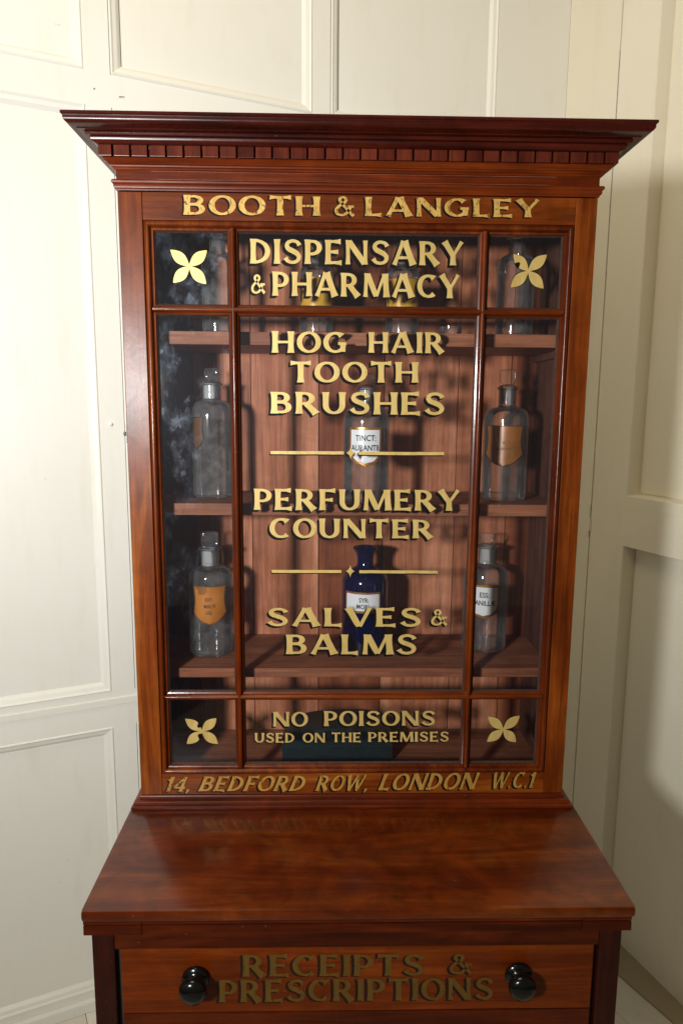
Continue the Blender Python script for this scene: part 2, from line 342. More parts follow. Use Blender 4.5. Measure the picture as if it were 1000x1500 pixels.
def G(ch):
    o = 0.06
    if ch == 'A': return 1.02, [path_stroke(ln((.10, 0), (.47, 1)), .15), path_stroke(ln((.52, 1), (.88, 0)), .24), hbar(.24, .74, .30, 0)]
    if ch == 'B': return .80, [stem(.14), bowl(.14, .60, .54, .935), bowl(.14, .66, .065, .52)]
    if ch == 'C': return .86, [path_stroke(arc(.47, .5, .37, .44, 48, 312, 34), fl0=.75, fl1=.35)]
    if ch == 'D': return .88, [stem(.14), bowl(.14, .73, .065, .935)]
    if ch == 'E': return .74, [stem(.14), hbar(.14, .66, .935), hbar(.14, .56, .51, .8), hbar(.14, .70, .065)]
    if ch == 'F': return .70, [stem(.14), hbar(.14, .66, .935), hbar(.14, .56, .49, .8)]
    if ch == 'G': return .94, [path_stroke(arc(.47, .5, .37, .44, 46, 318, 34), fl0=.75, fl1=0), path_stroke(ln((.77, .06), (.77, .47)), .19, fl0=0, fl1=.3), hbar(.58, .90, .45, .2, .11, .3)]
    if ch == 'H': return .90, [stem(.14), stem(.76), hbar(.14, .76, .50, 0)]
    if ch == 'I': return .28, [stem(.14)]
    if ch == 'L': return .66, [stem(.14), hbar(.14, .62, .065, 1.2)]
    if ch == 'M': return 1.16, [path_stroke(ln((.12, 0), (.17, 1)), .15), path_stroke(ln((.22, .97), (.58, .03)), .23, fl0=0, fl1=-.2), path_stroke(ln((.60, .03), (.94, .97)), .12, fl0=0, fl1=0), path_stroke(ln((1.04, 0), (.98, 1)), .23)]
    if ch == 'N': return .96, [stem(.12, .15), stem(.84, .15), path_stroke(ln((.16, .96), (.80, .04)), .23, fl0=0, fl1=0)]
    if ch == 'O': return .94, [path_stroke(arc(.47, .5, .37, .445, 0, 180, 26), fl0=0, fl1=0), path_stroke(arc(.47, .5, .37, .445, 180, 360, 26), fl0=0, fl1=0)]
    if ch == 'P': return .74, [stem(.14), bowl(.14, .62, .42, .935)]
    if ch == 'R': return .86, [stem(.14), bowl(.14, .60, .47, .935), path_stroke(ln((.40, .47), (.76, 0)), .23, fl0=0, fl1=.35)]
    if ch == 'S':
        p = cat([(.68, .76), (.60, .885), (.42, .94), (.23, .885), (.165, .745), (.235, .615), (.40, .53), (.57, .43), (.655, .29), (.60, .14), (.42, .06), (.22, .105), (.10, .25)])
        n = len(p); wd = [TH * 1.05 + (T * .98 - TH) * math.exp(-(((i / (n - 1)) - .5) / .23) ** 2) for i in range(n)]
        return .78, [path_stroke(p, wd, fl0=.6, fl1=.7)]
    if ch == 'T': return .84, [stem(.42), path_stroke(ln((.04, .935), (.80, .935), 20), TH, fl0=1.1, fl1=1.1)]
    if ch == 'U':
        p = ln((.14, 1), (.14, .42), 6)[:-1] + arc(.44, .40, .30, .345, 180, 360, 20) + ln((.74, .42), (.74, 1), 6)[1:]
        return .88, [path_stroke(p, fl0=.3, fl1=.3)]
    if ch == 'V': return .94, [path_stroke(ln((.10, 1), (.46, .0)), .23, fl1=-.2), path_stroke(ln((.50, .0), (.84, 1)), .13, fl0=0)]
    if ch == 'W': return 1.30, [path_stroke(ln((.10, 1), (.38, 0)), .21, fl1=-.2), path_stroke(ln((.40, 0), (.66, 1)), .12, fl0=0, fl1=0), path_stroke(ln((.66, 1), (.92, 0)), .21, fl0=0, fl1=-.2), path_stroke(ln((.94, 0), (1.20, 1)), .12, fl0=0)]
    if ch == 'Y': return .90, [path_stroke(ln((.10, 1), (.45, .42)), .22, fl1=0), path_stroke(ln((.82, 1), (.48, .44)), .13, fl1=0), path_stroke(ln((.45, .50), (.45, 0)), T, fl0=0, fl1=.34)]
    if ch == '&':
        return .98, [path_stroke(cat([(.92, .02), (.68, .28), (.44, .55), (.27, .76), (.28, .89), (.41, .955), (.54, .89), (.545, .76), (.42, .64), (.22, .50), (.09, .32), (.12, .13), (.30, .045), (.50, .09), (.66, .25), (.77, .47)]), thick=.155, thin=.105, fl0=.35, fl1=0), hbar(.64, .94, .49, .5, .08, .5)]
    if ch == '1': return .42, [stem(.24), path_stroke(ln((.24, .96), (.04, .74), 4), .12, fl0=0, fl1=.3)]
    if ch == '4': return .84, [stem(.58), path_stroke(ln((.56, .95), (.06, .30)), .13, fl0=0, fl1=0), hbar(.04, .80, .27, .4, .12)]
    if ch == ',': return .26, [path_stroke(ln((.15, .14), (.07, -.12), 4), [.18, .16, .13, .1, .06], fl0=.2, fl1=0)]
    if ch == '.': return .24, [path_stroke(ln((.04, .08), (.19, .08), 3), .15, fl0=0, fl1=0)]
    return .4, []
def word_strokes(txt, gap=.10):
    x = 0; out = []
    for ch in txt:
        w_, S = G(ch)
        for L, Rr in S: out.append(([(p[0] + x, p[1]) for p in L], [(p[0] + x, p[1]) for p in Rr]))
        x += w_ + gap
    xs = [p[0] for L, Rr in out for p in L + Rr]; return out, min(xs), max(xs)
def letter(txt, q, y, parent, mat, name='lettering', shear=0, sh=(-.0030, -.0028), org=(0, 0, 0), label=None, jit=.012, shm=None):
    S, x0, x1 = word_strokes(txt)
    if shear:
        S = [([(a + shear * b, b) for a, b in L], [(a + shear * b, b) for a, b in Rr]) for L, Rr in S]
        xs = [p[0] for L, Rr in S for p in L + Rr]; x0, x1 = min(xs), max(xs)
    mb = MB(); n = 0
    def put(p, dx, dz, yy):
        u = (p[0] - x0) / (x1 - x0); v = p[1]
        bx = q[0][0] * (1 - u) + q[1][0] * u; bz = q[0][1] * (1 - u) + q[1][1] * u
        tx = q[3][0] * (1 - u) + q[2][0] * u; tz = q[3][1] * (1 - u) + q[2][1] * u
        return (bx + (tx - bx) * v + dx - org[0], yy - org[1], bz + (tz - bz) * v + dz - org[2])
    def strokes(dx, dz, d0, m):
        k = 0
        for L, Rr in S:
            yy = y - d0 - k * 1.1e-5; k += 1
            v = []; f = []
            rj = random.Random(int(L[0][0] * 977) + len(L))
            for a, b in zip(L, Rr):
                ja = rj.uniform(-jit, jit); jb = rj.uniform(-jit, jit)
                v += [put((a[0], a[1] + ja * .5), dx, dz, yy), put((b[0], b[1] + jb * .5), dx, dz, yy)]
            for i in range(len(L) - 1): f.append((2 * i, 2 * i + 1, 2 * i + 3, 2 * i + 2))
            mb.add(v, f, m)
    for i, fr in enumerate((1.0, .66, .33)): strokes(sh[0] * fr, sh[1] * fr, 2e-5 + i * 5e-6, 1)
    strokes(0, 0, 5.5e-4, 0)
    o = mb.out(name, None, parent, mats=[mat, shm or shade_m]); o['label'] = label or 'gold painted %s with black shading' % txt
    return o

# ------------------------------------------------------------------ room: walls, floor
KR = 1.03
FZ = CAM.z - 1.4386 * KR
def room(p): return Vector((CAM.x + KR * (p[0] - CAM.x), CAM.y + KR * (p[1] - CAM.y), 0))
CORNER = room((.9442, .9215))
aL = math.radians(67); dL = Vector((math.sin(aL), math.cos(aL), 0)); nL = Vector((dL.y, -dL.x, 0))     # nL points into the room
aR = math.radians(-20); dR = Vector((math.sin(aR), math.cos(aR), 0)); nR = Vector((-dR.y, dR.x, 0))
if nL.dot(CAM - CORNER) < 0: nL = -nL
if nR.dot(CAM - CORNER) < 0: nR = -nR
def wz(z): return CAM.z + KR * (z - CAM.z)
def wallframe(d, n):
    # local frame: x = along d, y = INTO the wall (away from room), z up; object matrix
    Mx = Matrix.Identity(4); yv = -n
    for i in range(3): Mx[i][0] = d[i]; Mx[i][1] = yv[i]; Mx[i][2] = (0, 0, 1)[i]; Mx[i][3] = CORNER[i]
    return Mx
ML_ = wallframe(dL, nL); MR_ = wallframe(dR, nR)
def wall_thing(name, Mx, label, cat):
    o = empty(name, (0, 0, 0), label, cat); Mx = Mx.copy(); Mx[2][3] = FZ; o.matrix_world = Mx; return o
def field(name, xs, zs, holes, mat, parent, depth=.03, y=0.0):
    mb = MB()
    for i in range(len(xs) - 1):
        for j in range(len(zs) - 1):
            if (i, j) in holes: continue
            mb.add([(xs[i], y, zs[j]), (xs[i + 1], y, zs[j]), (xs[i + 1], y, zs[j + 1]), (xs[i], y, zs[j + 1])], [(0, 1, 2, 3)])
    for i in range(len(xs) - 1):                   # reveals round the openings
        for j in range(len(zs) - 1):
            if (i, j) not in holes: continue
            a, b, c, d = xs[i], xs[i + 1], zs[j], zs[j + 1]
            mb.add([(a, y, c), (b, y, c), (b, y, d), (a, y, d), (a, y + depth, c), (b, y + depth, c), (b, y + depth, d), (a, y + depth, d)],
                   [(0, 4, 5, 1), (1, 5, 6, 2), (2, 6, 7, 3), (3, 7, 4, 0)])
    mb.add([(xs[0], y + depth + .01, zs[0]), (xs[-1], y + depth + .01, zs[0]), (xs[-1], y + depth + .01, zs[-1]), (xs[0], y + depth + .01, zs[-1])], [(0, 1, 2, 3)])
    return mb.out(name, mat, parent)
def panel(x0, x1, z0, z1, mat, parent, prof):
    # prof: list (inset, depth) from the frame edge to the flat
    mb = MB(); rings = []
    for ins, dep in prof: rings.append([(x0 + ins, dep, z0 + ins), (x1 - ins, dep, z0 + ins), (x1 - ins, dep, z1 - ins), (x0 + ins, dep, z1 - ins)])
    v = [p for r in rings for p in r]; f = []
    for k in range(len(rings) - 1):
        for j in range(4): f.append((4 * k + j, 4 * k + (j + 1) % 4, 4 * k + 4 + (j + 1) % 4, 4 * k + 4 + j))
    b = 4 * (len(rings) - 1); f.append((b, b + 1, b + 2, b + 3)); mb.add(v, f)
    return mb.out('panel', mat, parent)
k = KR
wl = wall_thing('panelled_wall', ML_, 'cream painted panelled wall running behind the cabinet on the left side', 'wall')
xs = [-2.3 * k, -1.86 * k, -1.226 * k, -1.176 * k, -.734 * k, -.690 * k, -.228 * k, 0]
Z0 = wz(1.304) - FZ
zs = [0, wz(-.755) - FZ, wz(-.092) - FZ, wz(-.04) - FZ, wz(-.008) - FZ, wz(1.242) - FZ, Z0, 2.6, 2.75]
holes = {(i, j) for i in (1, 3, 5) for j in (1, 4, 6)}
field('wall_frame', xs, zs, holes, cream, wl)
prof = [(0, .0003), (.0010, .0003), (.0018, -.0010), (.004, -.0024), (.0065, -.0006), (.008, .001), (.016, .0035), (.022, .0085), (.0240, .0100), (.0246, .0097)]
for i, j in sorted(holes):
    panel(xs[i], xs[i + 1], zs[j], zs[j + 1], cream, wl, prof)
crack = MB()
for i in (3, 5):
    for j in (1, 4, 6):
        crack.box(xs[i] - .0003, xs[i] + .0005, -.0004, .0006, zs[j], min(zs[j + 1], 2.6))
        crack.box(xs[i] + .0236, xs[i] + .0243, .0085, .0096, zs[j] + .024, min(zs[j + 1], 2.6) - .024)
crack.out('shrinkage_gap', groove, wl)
# dado line: a shallow projecting upper member, its underside in shade
mb = MB(); zt = wz(-.04) - FZ; mb.box(-2.3 * k, -.0, -.0035, .0, zt, zt + .0165, c=.001); mb.out('dado_bead', cream, wl)
zt = -.0; mb = MB(); mb.box(-2.3 * k, 0, -.014, .0, 0, wz(-.772) - FZ, c=.003); mb.out('skirting_board', cream, wl)
# a few tacks and filled holes left in the paint
def wpt(u, z): return (u * k, 0, wz(z) - FZ)
for (u, z, ang, ln_) in [(-1.208, 1.272, 40, .004), (-1.155, 1.266, 8, .011), (-1.075, 1.246, 15, .008), (-1.170, 1.222, 90, .006)]:
    m_ = MB(); px = wpt(u, z); c_, s_ = math.cos(math.radians(ang)), math.sin(math.radians(ang)); h = .0007
    pts = [(-ln_ / 2, -h), (ln_ / 2, -h * .4), (ln_ / 2, h * .4), (-ln_ / 2, h)]
    v = [(px[0] + a * c_ - b * s_, yy, px[2] + a * s_ + b * c_) for yy in (-.0016, .0002) for a, b in pts]
    m_.add(v, [(0, 1, 2, 3), (0, 4, 5, 1), (1, 5, 6, 2), (2, 6, 7, 3), (3, 7, 4, 0)]); m_.out('tack', iron, wl)
m_ = MB(); px = wpt(-1.204, .60); m_.lathe([(.0045, 0), (.004, .003), (.002, .0045), (.0003, .005)], 10, (px[0], 0, px[2]), 'y'); m_.out('painted_nail_head', cream, wl, True)

wr = wall_thing('door_frame', MR_, 'cream painted upright frame board between the room corner and the hinged door', 'door frame')
mb = MB(); mb.box(-.0 * k - .0, .0, 0, 0, 0, 0)
mb = MB()
def uR(u): return -(.415 - u) * k      # local x measured from the corner, towards the camera is negative
mb.box(uR(.2235), 0.0, .0, .03, 0, 2.7, c=.0015); mb.out('frame_board', cream_door, wr)
mb = MB(); mb.box(uR(.2235), uR(.2185), .012, .02, 0, 2.7); mb.out('gap_backing', groove, wr)
mb = MB(); mb.box(uR(.2232), uR(.2188), .0006, .010, wz(.98) - FZ, wz(1.50) - FZ); mb.out('caulk_strip', caulk, wr)
mb = MB(); mb.box(-1.1, uR(.2186), .060, .070, -.2, 2.9); mb.out('wall_behind', cream_door, wr)
# hinge leaf + knuckle painted over
mb = MB(); zc = wz(.335) - FZ
mb.box(uR(.236), uR(.2236), -.0022, .0, zc - .032, zc + .052, c=.0008)
mb.lathe([(.0001, 0), (.0042, 0), (.0042, .036), (.0001, .036)], 12, (uR(.221), -.002, zc - .018))
autosmooth(mb.out('painted_hinge', cream_door, wr))
dr_ = wall_thing('panelled_door', MR_, 'cream panelled door leaf hinged at the right of the cabinet', 'door')
xs2 = [-1.05, uR(-.42), uR(.100), uR(.2185)]; zr0, zr1 = wz(.300) - FZ, wz(.426) - FZ
zs2 = [-.20, -.15, zr0, zr1, 3.0, 3.2]
holes2 = {(1, 1), (1, 3)}
field('door_leaf', xs2, zs2, holes2, cream_door, dr_, .045)
prof2 = [(0, .0004), (.0015, .002), (.0035, .037), (.0045, .041), (.0065, .041), (.0075, .0385)]
for i, j in sorted(holes2): panel(xs2[i], xs2[i + 1], zs2[j], zs2[j + 1], cream_door, dr_, prof2)
mb = MB()
for zz in (wz(.322), wz(.398)): mb.box(-1.05, uR(.214), -.0006, .0, zz - FZ - .0006, zz - FZ + .0006)
mb.out('rail_joint', cream_door, dr_)
mb = MB(); mb.box(uR(.2186) - .0, uR(.2186) + .0002, -.0, .03, .012, 2.6); mb.out('door_edge', cream_door, dr_)

# floor: painted boards and a bare tan strip along the door wall
base = empty('floor', (0, 0, FZ), 'floor', 'floor'); del base['label']; del base['category']; base['kind'] = 'structure'
fl = MB(); fl.add([(-4, -4, -.02), (4, -4, -.02), (4, 4, -.02), (-4, 4, -.02)], [(0, 1, 2, 3)]); fl.out('floor_underlay', groove, base)
P1 = CAM + KR * (Vector((1.086, .532, -.8)) - CAM); P2 = CAM + KR * (Vector((1.1288, .45, -.8)) - CAM)
fd = (P2 - P1).normalized(); fn = Vector((-fd.y, fd.x, 0)); 
if fn.dot(CAM - P1) < 0: fn = -fn
def fboard(o0, o1, mat, name, z=0.0, l0=-.6, l1=2.2):
    mb = MB(); P = []
    for zz in (-.018, z):
        for (a, b) in ((l0, o0), (l1, o0), (l1, o1), (l0, o1)):
            q = P1 + fd * a + fn * b; P.append((q.x, q.y, zz))
    mb.add(P, [(0, 3, 2, 1), (4, 5, 6, 7), (0, 1, 5, 4), (1, 2, 6, 5), (2, 3, 7, 6), (3, 0, 4, 7)]); return mb.out(name, mat, base)
fboard(-.14, .046, tan, 'tan_border_strip', .004)
for i in range(26): fboard(.0475 + i * .0965, .0475 + i * .0965 + .095, floor_paint, 'floorboard')

# ------------------------------------------------------------------ the cabinet
W = .70
ORG = (.35, 0.0, FZ)
cab = empty('dispensary_cabinet', ORG, 'tall glazed mahogany pharmacy cabinet with gold lettering, a counter top and a drawer', 'cabinet')
def P(name, mb, mat, parent=None, smooth=None, label=None, mats=None, off=ORG):
    o = mb.out(name, mat, parent or cab, label=label, mats=mats, off=off)
    if smooth: autosmooth(o, smooth)
    return o
YB = .232
# cornice
def ring(t_, z_, side):
    pass
stations = [lambda t, z: (-t, YB, z), lambda t, z: (-t, -t, z), lambda t, z: (W + t, -t, z), lambda t, z: (W + t, YB, z)]
def mould(name, prof, mat, parent=None, sm=32):
    mb = MB(); mb.sweep([(a / 1000, b / 1000) for a, b in prof], stations); o = P(name, mb, mat, parent); renorm(o)
    # point normals outward
    autosmooth(o, sm); return o
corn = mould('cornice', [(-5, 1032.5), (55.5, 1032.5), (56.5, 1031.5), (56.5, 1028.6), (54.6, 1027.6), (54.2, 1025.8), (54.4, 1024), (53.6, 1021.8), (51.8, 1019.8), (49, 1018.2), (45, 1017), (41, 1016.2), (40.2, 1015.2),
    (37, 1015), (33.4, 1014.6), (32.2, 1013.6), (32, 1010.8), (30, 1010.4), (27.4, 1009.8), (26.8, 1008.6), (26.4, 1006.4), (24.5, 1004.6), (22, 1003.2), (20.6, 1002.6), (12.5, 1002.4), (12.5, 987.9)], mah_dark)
mould('bed_moulding', [(12.5, 987.8), (14.5, 987.6), (15, 986.6), (13.5, 985.4), (12.6, 983.8), (10.2, 982.2), (9.4, 980.8), (7.0, 979.6), (6.4, 978.0), (4.2, 976.8), (3.2, 975.0), (.8, 973.8)], mah_frieze)
mould('frieze', [(.8, 973.7), (.8, 962.6)], mah_frieze)
mould('astragal', [(.8, 962.5), (3, 961.8), (5.6, 960.8), (6.9, 958.8), (6.6, 956.6), (5.2, 955.2), (4.2, 954.6), (4.4, 952.6), (3.9, 950.2), (2.2, 948.8), (1.6, 947.0), (-6, 946.9)], mah_frieze)
mah_bead_v = wood('door_bead_mahogany', 'z', (.040, .005, .0007), (.115, .017, .0015), (.22, .045, .004), rough=.3, coat=.9, croughness=.0)
mah_bead_x = wood('door_bar_cross_mahogany', 'x', (.040, .005, .0007), (.115, .017, .0015), (.22, .045, .004), rough=.3, coat=.9, croughness=.0)
dent_m = wood('dentil_mahogany', 'z', (.045, .007, .004), (.10, .017, .008), (.15, .030, .012), rough=.3)
proto = None
def dentil(x0, x1, y0, y1):
    mb = MB(); z0, z1 = .98785, 1.00235
    mb.box(x0, x1, y0, y1, z0, z1, c=.0005); return mb
for i in range(28):
    a = .0026 + .02495 * i; mb = MB(); cx, cz = a + .0107, .9951
    if proto is None:
        mb.box(-.01090, .01090, -.0060, 0, -.0072, .0072, c=.0005)
        proto = mb.out('dentil', dent_m, corn); o = proto
    else:
        o = proto.copy(); link(o); o.parent = corn
    o.location = (cx - ORG[0] + random.uniform(-.0003, .0003), -.0124, cz - ORG[2])
for x0, x1 in ((-.0193, -.0008), (.7008, .7193)):
    P('dentil', dentil(x0, x1, -.0193, .0), dent_m, corn)
for sx in (-1, 1):
    for j in range(9):
        a = .004 + .02495 * j
        x0, x1 = (-.0193, -.0124) if sx < 0 else (.7124, .7193)
        P('dentil', dentil(x0, x1, a, a + .0211), dent_m, corn)
# carcass
mb = MB(); mb.box(.0005, .012, .0262, YB - .008, .0, .9465); P('side_panel', mb, mah_v)
mb = MB(); mb.box(.688, .6995, .0262, YB - .008, .0, .9465); P('side_panel', mb, mah_v)
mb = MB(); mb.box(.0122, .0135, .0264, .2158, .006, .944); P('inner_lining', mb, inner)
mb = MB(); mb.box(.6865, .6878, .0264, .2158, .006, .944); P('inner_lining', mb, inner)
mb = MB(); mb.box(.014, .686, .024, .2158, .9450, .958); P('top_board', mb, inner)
mb = MB(); mb.box(.0136, .6864, .0264, .2158, -.004, .0115); P('bottom_board', mb, pine_x)
bx = [.0125, .060, .165, .289, .4095, .5450, .6420, .6875]
for i in range(len(bx) - 1):
    mb = MB(); dy = [0, .0015, .0, .0022, .0008, .0018, 0][i]
    mb.box(bx[i] + .0007, bx[i + 1] - .0007, .2162 + dy, .2235, -.004, .958, c=.0006); P('back_board', mb, pine_red if i in (3, 6, 0) else pine)
mb = MB(); mb.box(.010, .690, .2238, .2275, -.004, .958); P('back_backing', mb, groove)
# shelves
for zt, zb in ((.7545, .7345), (.4850, .4660), (.2066, .1910)):
    mb = MB(); mb.box(.0137, .6863, .040, .2156, zb, zt, c=.0008); P('shelf', mb, pine_x)
    for xa, xb in ((.0137, .0215), (.6785, .6863)):
        mb = MB(); mb.box(xa, xb, .050, .2100, zb - .012, zb - .0002, c=.0005); P('shelf_bearer', mb, inner)
# base moulding of the upper case
bm_prof = [(-2, 3.2), (.8, 3.0), (2.2, 1.6), (2.8, -.6), (3.0, -2.4), (6.0, -3.2), (8.2, -4.6), (9.2, -7.0), (9.5, -9.0), (12.2, -9.8), (13.6, -11.4), (13.8, -13.6), (13.2, -15.9)]
mould('base_moulding', [(a, b) for a, b in bm_prof], mah_frieze)
# ---- door
ZT, ZB = .9458, .0035
door = None
def bead_profile():
    pr = []
    for i in range(9):
        a = math.pi * i / 8; pr.append((-.0039 * math.cos(a), -.0012 - .0046 * math.sin(a)))
    return pr
# perimeter moulding = the door's own mesh (rounded bead, then a flat down to the glass)
def frame_ring(x0, x1, z0, z1, prof):
    mb = MB(); st = [(x0, z0, 1, 1), (x1, z0, -1, 1), (x1, z1, -1, -1), (x0, z1, 1, -1), (x0, z0, 1, 1)]; n = len(prof); v = []; f = []
    for (x, z, sx, sz) in st: v += [(x + sx * a, y, z + sz * a) for a, y in prof]
    for i in range(4):
        for j in range(n - 1): f.append((i * n + j, (i + 1) * n + j, (i + 1) * n + j + 1, i * n + j + 1))
    return mb.add(v, f)
GX0, GX1, GZ0, GZ1 = .0352, .6678, .0400, .9075
pr = [(-.0005, .0035), (.0006, .0028)] + [(.0048 + a, y + .0022) for a, y in bead_profile()] + [(.0092, .0030), (.0100, .0050), (.0112, .0056), (.0126, .0058), (.0132, .0070), (.0134, .0125)]
door = P('door', frame_ring(GX0, GX1, GZ0, GZ1, pr), mah_bead_v, label='glazed door of nine panes with gold lettering'); renorm(door); autosmooth(door, 40)
for x0, x1 in ((-.0, .0346), (.6684, .70)):
    mb = MB(); mb.box(x0, x1, .0, .0255, ZB, ZT, c=.0010); P('door_stile', mb, mah_v, door)
for z0, z1 in ((GZ1 + .0006, ZT), (ZB, GZ0 - .0006)):
    mb = MB(); mb.box(.0350, .6680, .0006, .0250, z0, z1, c=.0006); P('door_rail', mb, mah_x, door)
# rebate behind the bead (grey, seen round the glass) and glazing bars
def bar(axis, c, a, b, y0=0.0, half=.0066):
    mb = MB(); prof = [(-half, .012), (-half, .0062 + y0), (-.0043, .0052 + y0)] + [(u, y + .0035) for u, y in bead_profile()] + [(.0043, .0052 + y0), (half, .0062 + y0), (half, .012)]
    n = len(prof); v = []
    for s_ in (a, b):
        for u, y in prof: v.append((c + u, y, s_) if axis == 'z' else (s_, y, c + u))
    f = [(i, i + 1, n + i + 1, n + i) for i in range(n - 1)]
    f += [tuple(range(n)), tuple(range(2 * n - 1, n - 1, -1))]
    mb.add(v, f); o = P('glazing_bar', mb, mah_bead_v if axis == 'z' else mah_bead_x, door); renorm(o); autosmooth(o, 50); return o
VX = [.1643, .5364]; HZ = [.7818, .1729]
for c in VX: bar('z', c, GZ0 + .010, GZ1 - .010)
cols = [(GX0 + .010, VX[0] - .0003), (VX[0] + .0003, VX[1] - .0003), (VX[1] + .0003, GX1 - .010)]
for c in HZ:
    for a, b in cols: bar('x', c, a, b, .0004)
xr = [(GX0 + .0134, VX[0] - .0066), (VX[0] + .0066, VX[1] - .0066), (VX[1] + .0066, GX1 - .0134)]
zr = [(HZ[0] + .0066, GZ1 - .0134), (HZ[1] + .0066, HZ[0] - .0066), (GZ0 + .0134, HZ[1] - .0066)]
for j, (za, zb) in enumerate(zr):
    for i, (xa, xb) in enumerate(xr):
        mb = MB(); y = .0112
        mb.add([(xa - .003, y, za - .003), (xb + .003, y, za - .003), (xb + .003, y, zb + .003), (xa - .003, y, zb + .003)], [(0, 1, 2, 3)])
        mt = pane_smeared if (i == 0 and j < 2) else (pane_dull if (i == 0 or j == 2) else pane_clear)
        P('glass_pane', mb, mt, door, label={(0, 1): 'glass pane with bluish greasy smears'}.get((i, j)))
        # thin putty line round each pane
        o = P('putty_line', frame_ring(xa - .0002, xb + .0002, za - .0002, zb + .0002, [(0, .0074), (.0012, .0092), (.0024, .0109)]), putty, door)
# lettering
GY = .0108
WORDS = [
("BOOTH",0,[(0.0938, 0.915), (0.2935, 0.9161), (0.2934, 0.9426), (0.0946, 0.9422)]),
("&",0,[(0.314, 0.9164), (0.3435, 0.9158), (0.3432, 0.9432), (0.3138, 0.9433)]),
("LANGLEY",0,[(0.358, 0.9165), (0.6155, 0.9179), (0.6142, 0.9426), (0.3576, 0.943)]),
("DISPENSARY",1,[(0.1885, 0.8501), (0.5073, 0.8508), (0.5062, 0.8846), (0.1889, 0.8851)]),
("&",1,[(0.19, 0.807), (0.2114, 0.8072), (0.2116, 0.8342), (0.1903, 0.8345)]),
("PHARMACY",1,[(0.2211, 0.8043), (0.5033, 0.8034), (0.5022, 0.837), (0.2213, 0.839)]),
("HOG",1,[(0.2196, 0.7208), (0.3329, 0.7213), (0.3326, 0.7521), (0.2198, 0.7526)]),
("HAIR",1,[(0.3662, 0.7221), (0.483, 0.7222), (0.4821, 0.7531), (0.3658, 0.7524)]),
("TOOTH",1,[(0.2482, 0.6767), (0.4444, 0.6778), (0.4436, 0.7086), (0.2483, 0.7077)]),
("BRUSHES",1,[(0.2171, 0.6295), (0.4858, 0.6288), (0.4848, 0.6631), (0.2173, 0.6621)]),
("PERFUMERY",1,[(0.1898, 0.4795), (0.5142, 0.4794), (0.5131, 0.512), (0.1902, 0.5128)]),
("COUNTER",1,[(0.214, 0.4345), (0.4743, 0.4348), (0.4734, 0.4645), (0.2143, 0.4666)]),
("SALVES",1,[(0.2087, 0.2899), (0.4578, 0.2889), (0.457, 0.3204), (0.209, 0.3201)]),
("&",1,[(0.4738, 0.2912), (0.5005, 0.2912), (0.4997, 0.3176), (0.4731, 0.3181)]),
("BALMS",1,[(0.2388, 0.2428), (0.4517, 0.2421), (0.4509, 0.2762), (0.2389, 0.2756)]),
("NO",1,[(0.2173, 0.1179), (0.2748, 0.1178), (0.2748, 0.1432), (0.2175, 0.1434)]),
("POISONS",1,[(0.3007, 0.1183), (0.4853, 0.119), (0.4846, 0.1447), (0.3006, 0.1446)]),
("USED",1,[(0.1866, 0.0896), (0.2521, 0.0893), (0.2522, 0.1064), (0.1868, 0.1066)]),
("ON",1,[(0.266, 0.0895), (0.3031, 0.0894), (0.303, 0.1063), (0.2661, 0.1064)]),
("THE",1,[(0.3142, 0.09), (0.3621, 0.0898), (0.3619, 0.1067), (0.3141, 0.1068)]),
("PREMISES",1,[(0.3742, 0.0902), (0.5087, 0.0905), (0.5082, 0.108), (0.374, 0.1073)]),
("14,",2,[(0.0403, 0.009), (0.0797, 0.0088), (0.0803, 0.0349), (0.0411, 0.0351)]),
("BEDFORD",2,[(0.0932, 0.0093), (0.2711, 0.009), (0.2711, 0.0365), (0.0938, 0.0355)]),
("ROW,",2,[(0.2864, 0.0089), (0.3739, 0.0091), (0.3735, 0.0372), (0.2863, 0.0364)]),
("LONDON",2,[(0.3909, 0.0096), (0.5622, 0.0106), (0.5611, 0.0406), (0.3905, 0.0389)]),
("W.C.1",2,[(0.584, 0.0117), (0.6574, 0.0132), (0.6559, 0.042), (0.5828, 0.0405)])]
def fit_italic(q): return q
for txt, kind, q in WORDS:
    h = q[3][1] - q[0][1]; s_ = (-.115 * h, -.11 * h)
    if kind == 0: letter(txt, q, .0004, door, gold_rail, sh=(-.0028, -.0017), org=ORG)
    elif kind == 1: letter(txt, q, GY, door, gold_glass, sh=s_, org=ORG)
    else: letter(txt, q, .0004, door, gold_foot, shear=.38, sh=(-.0032, -.0022), org=ORG)
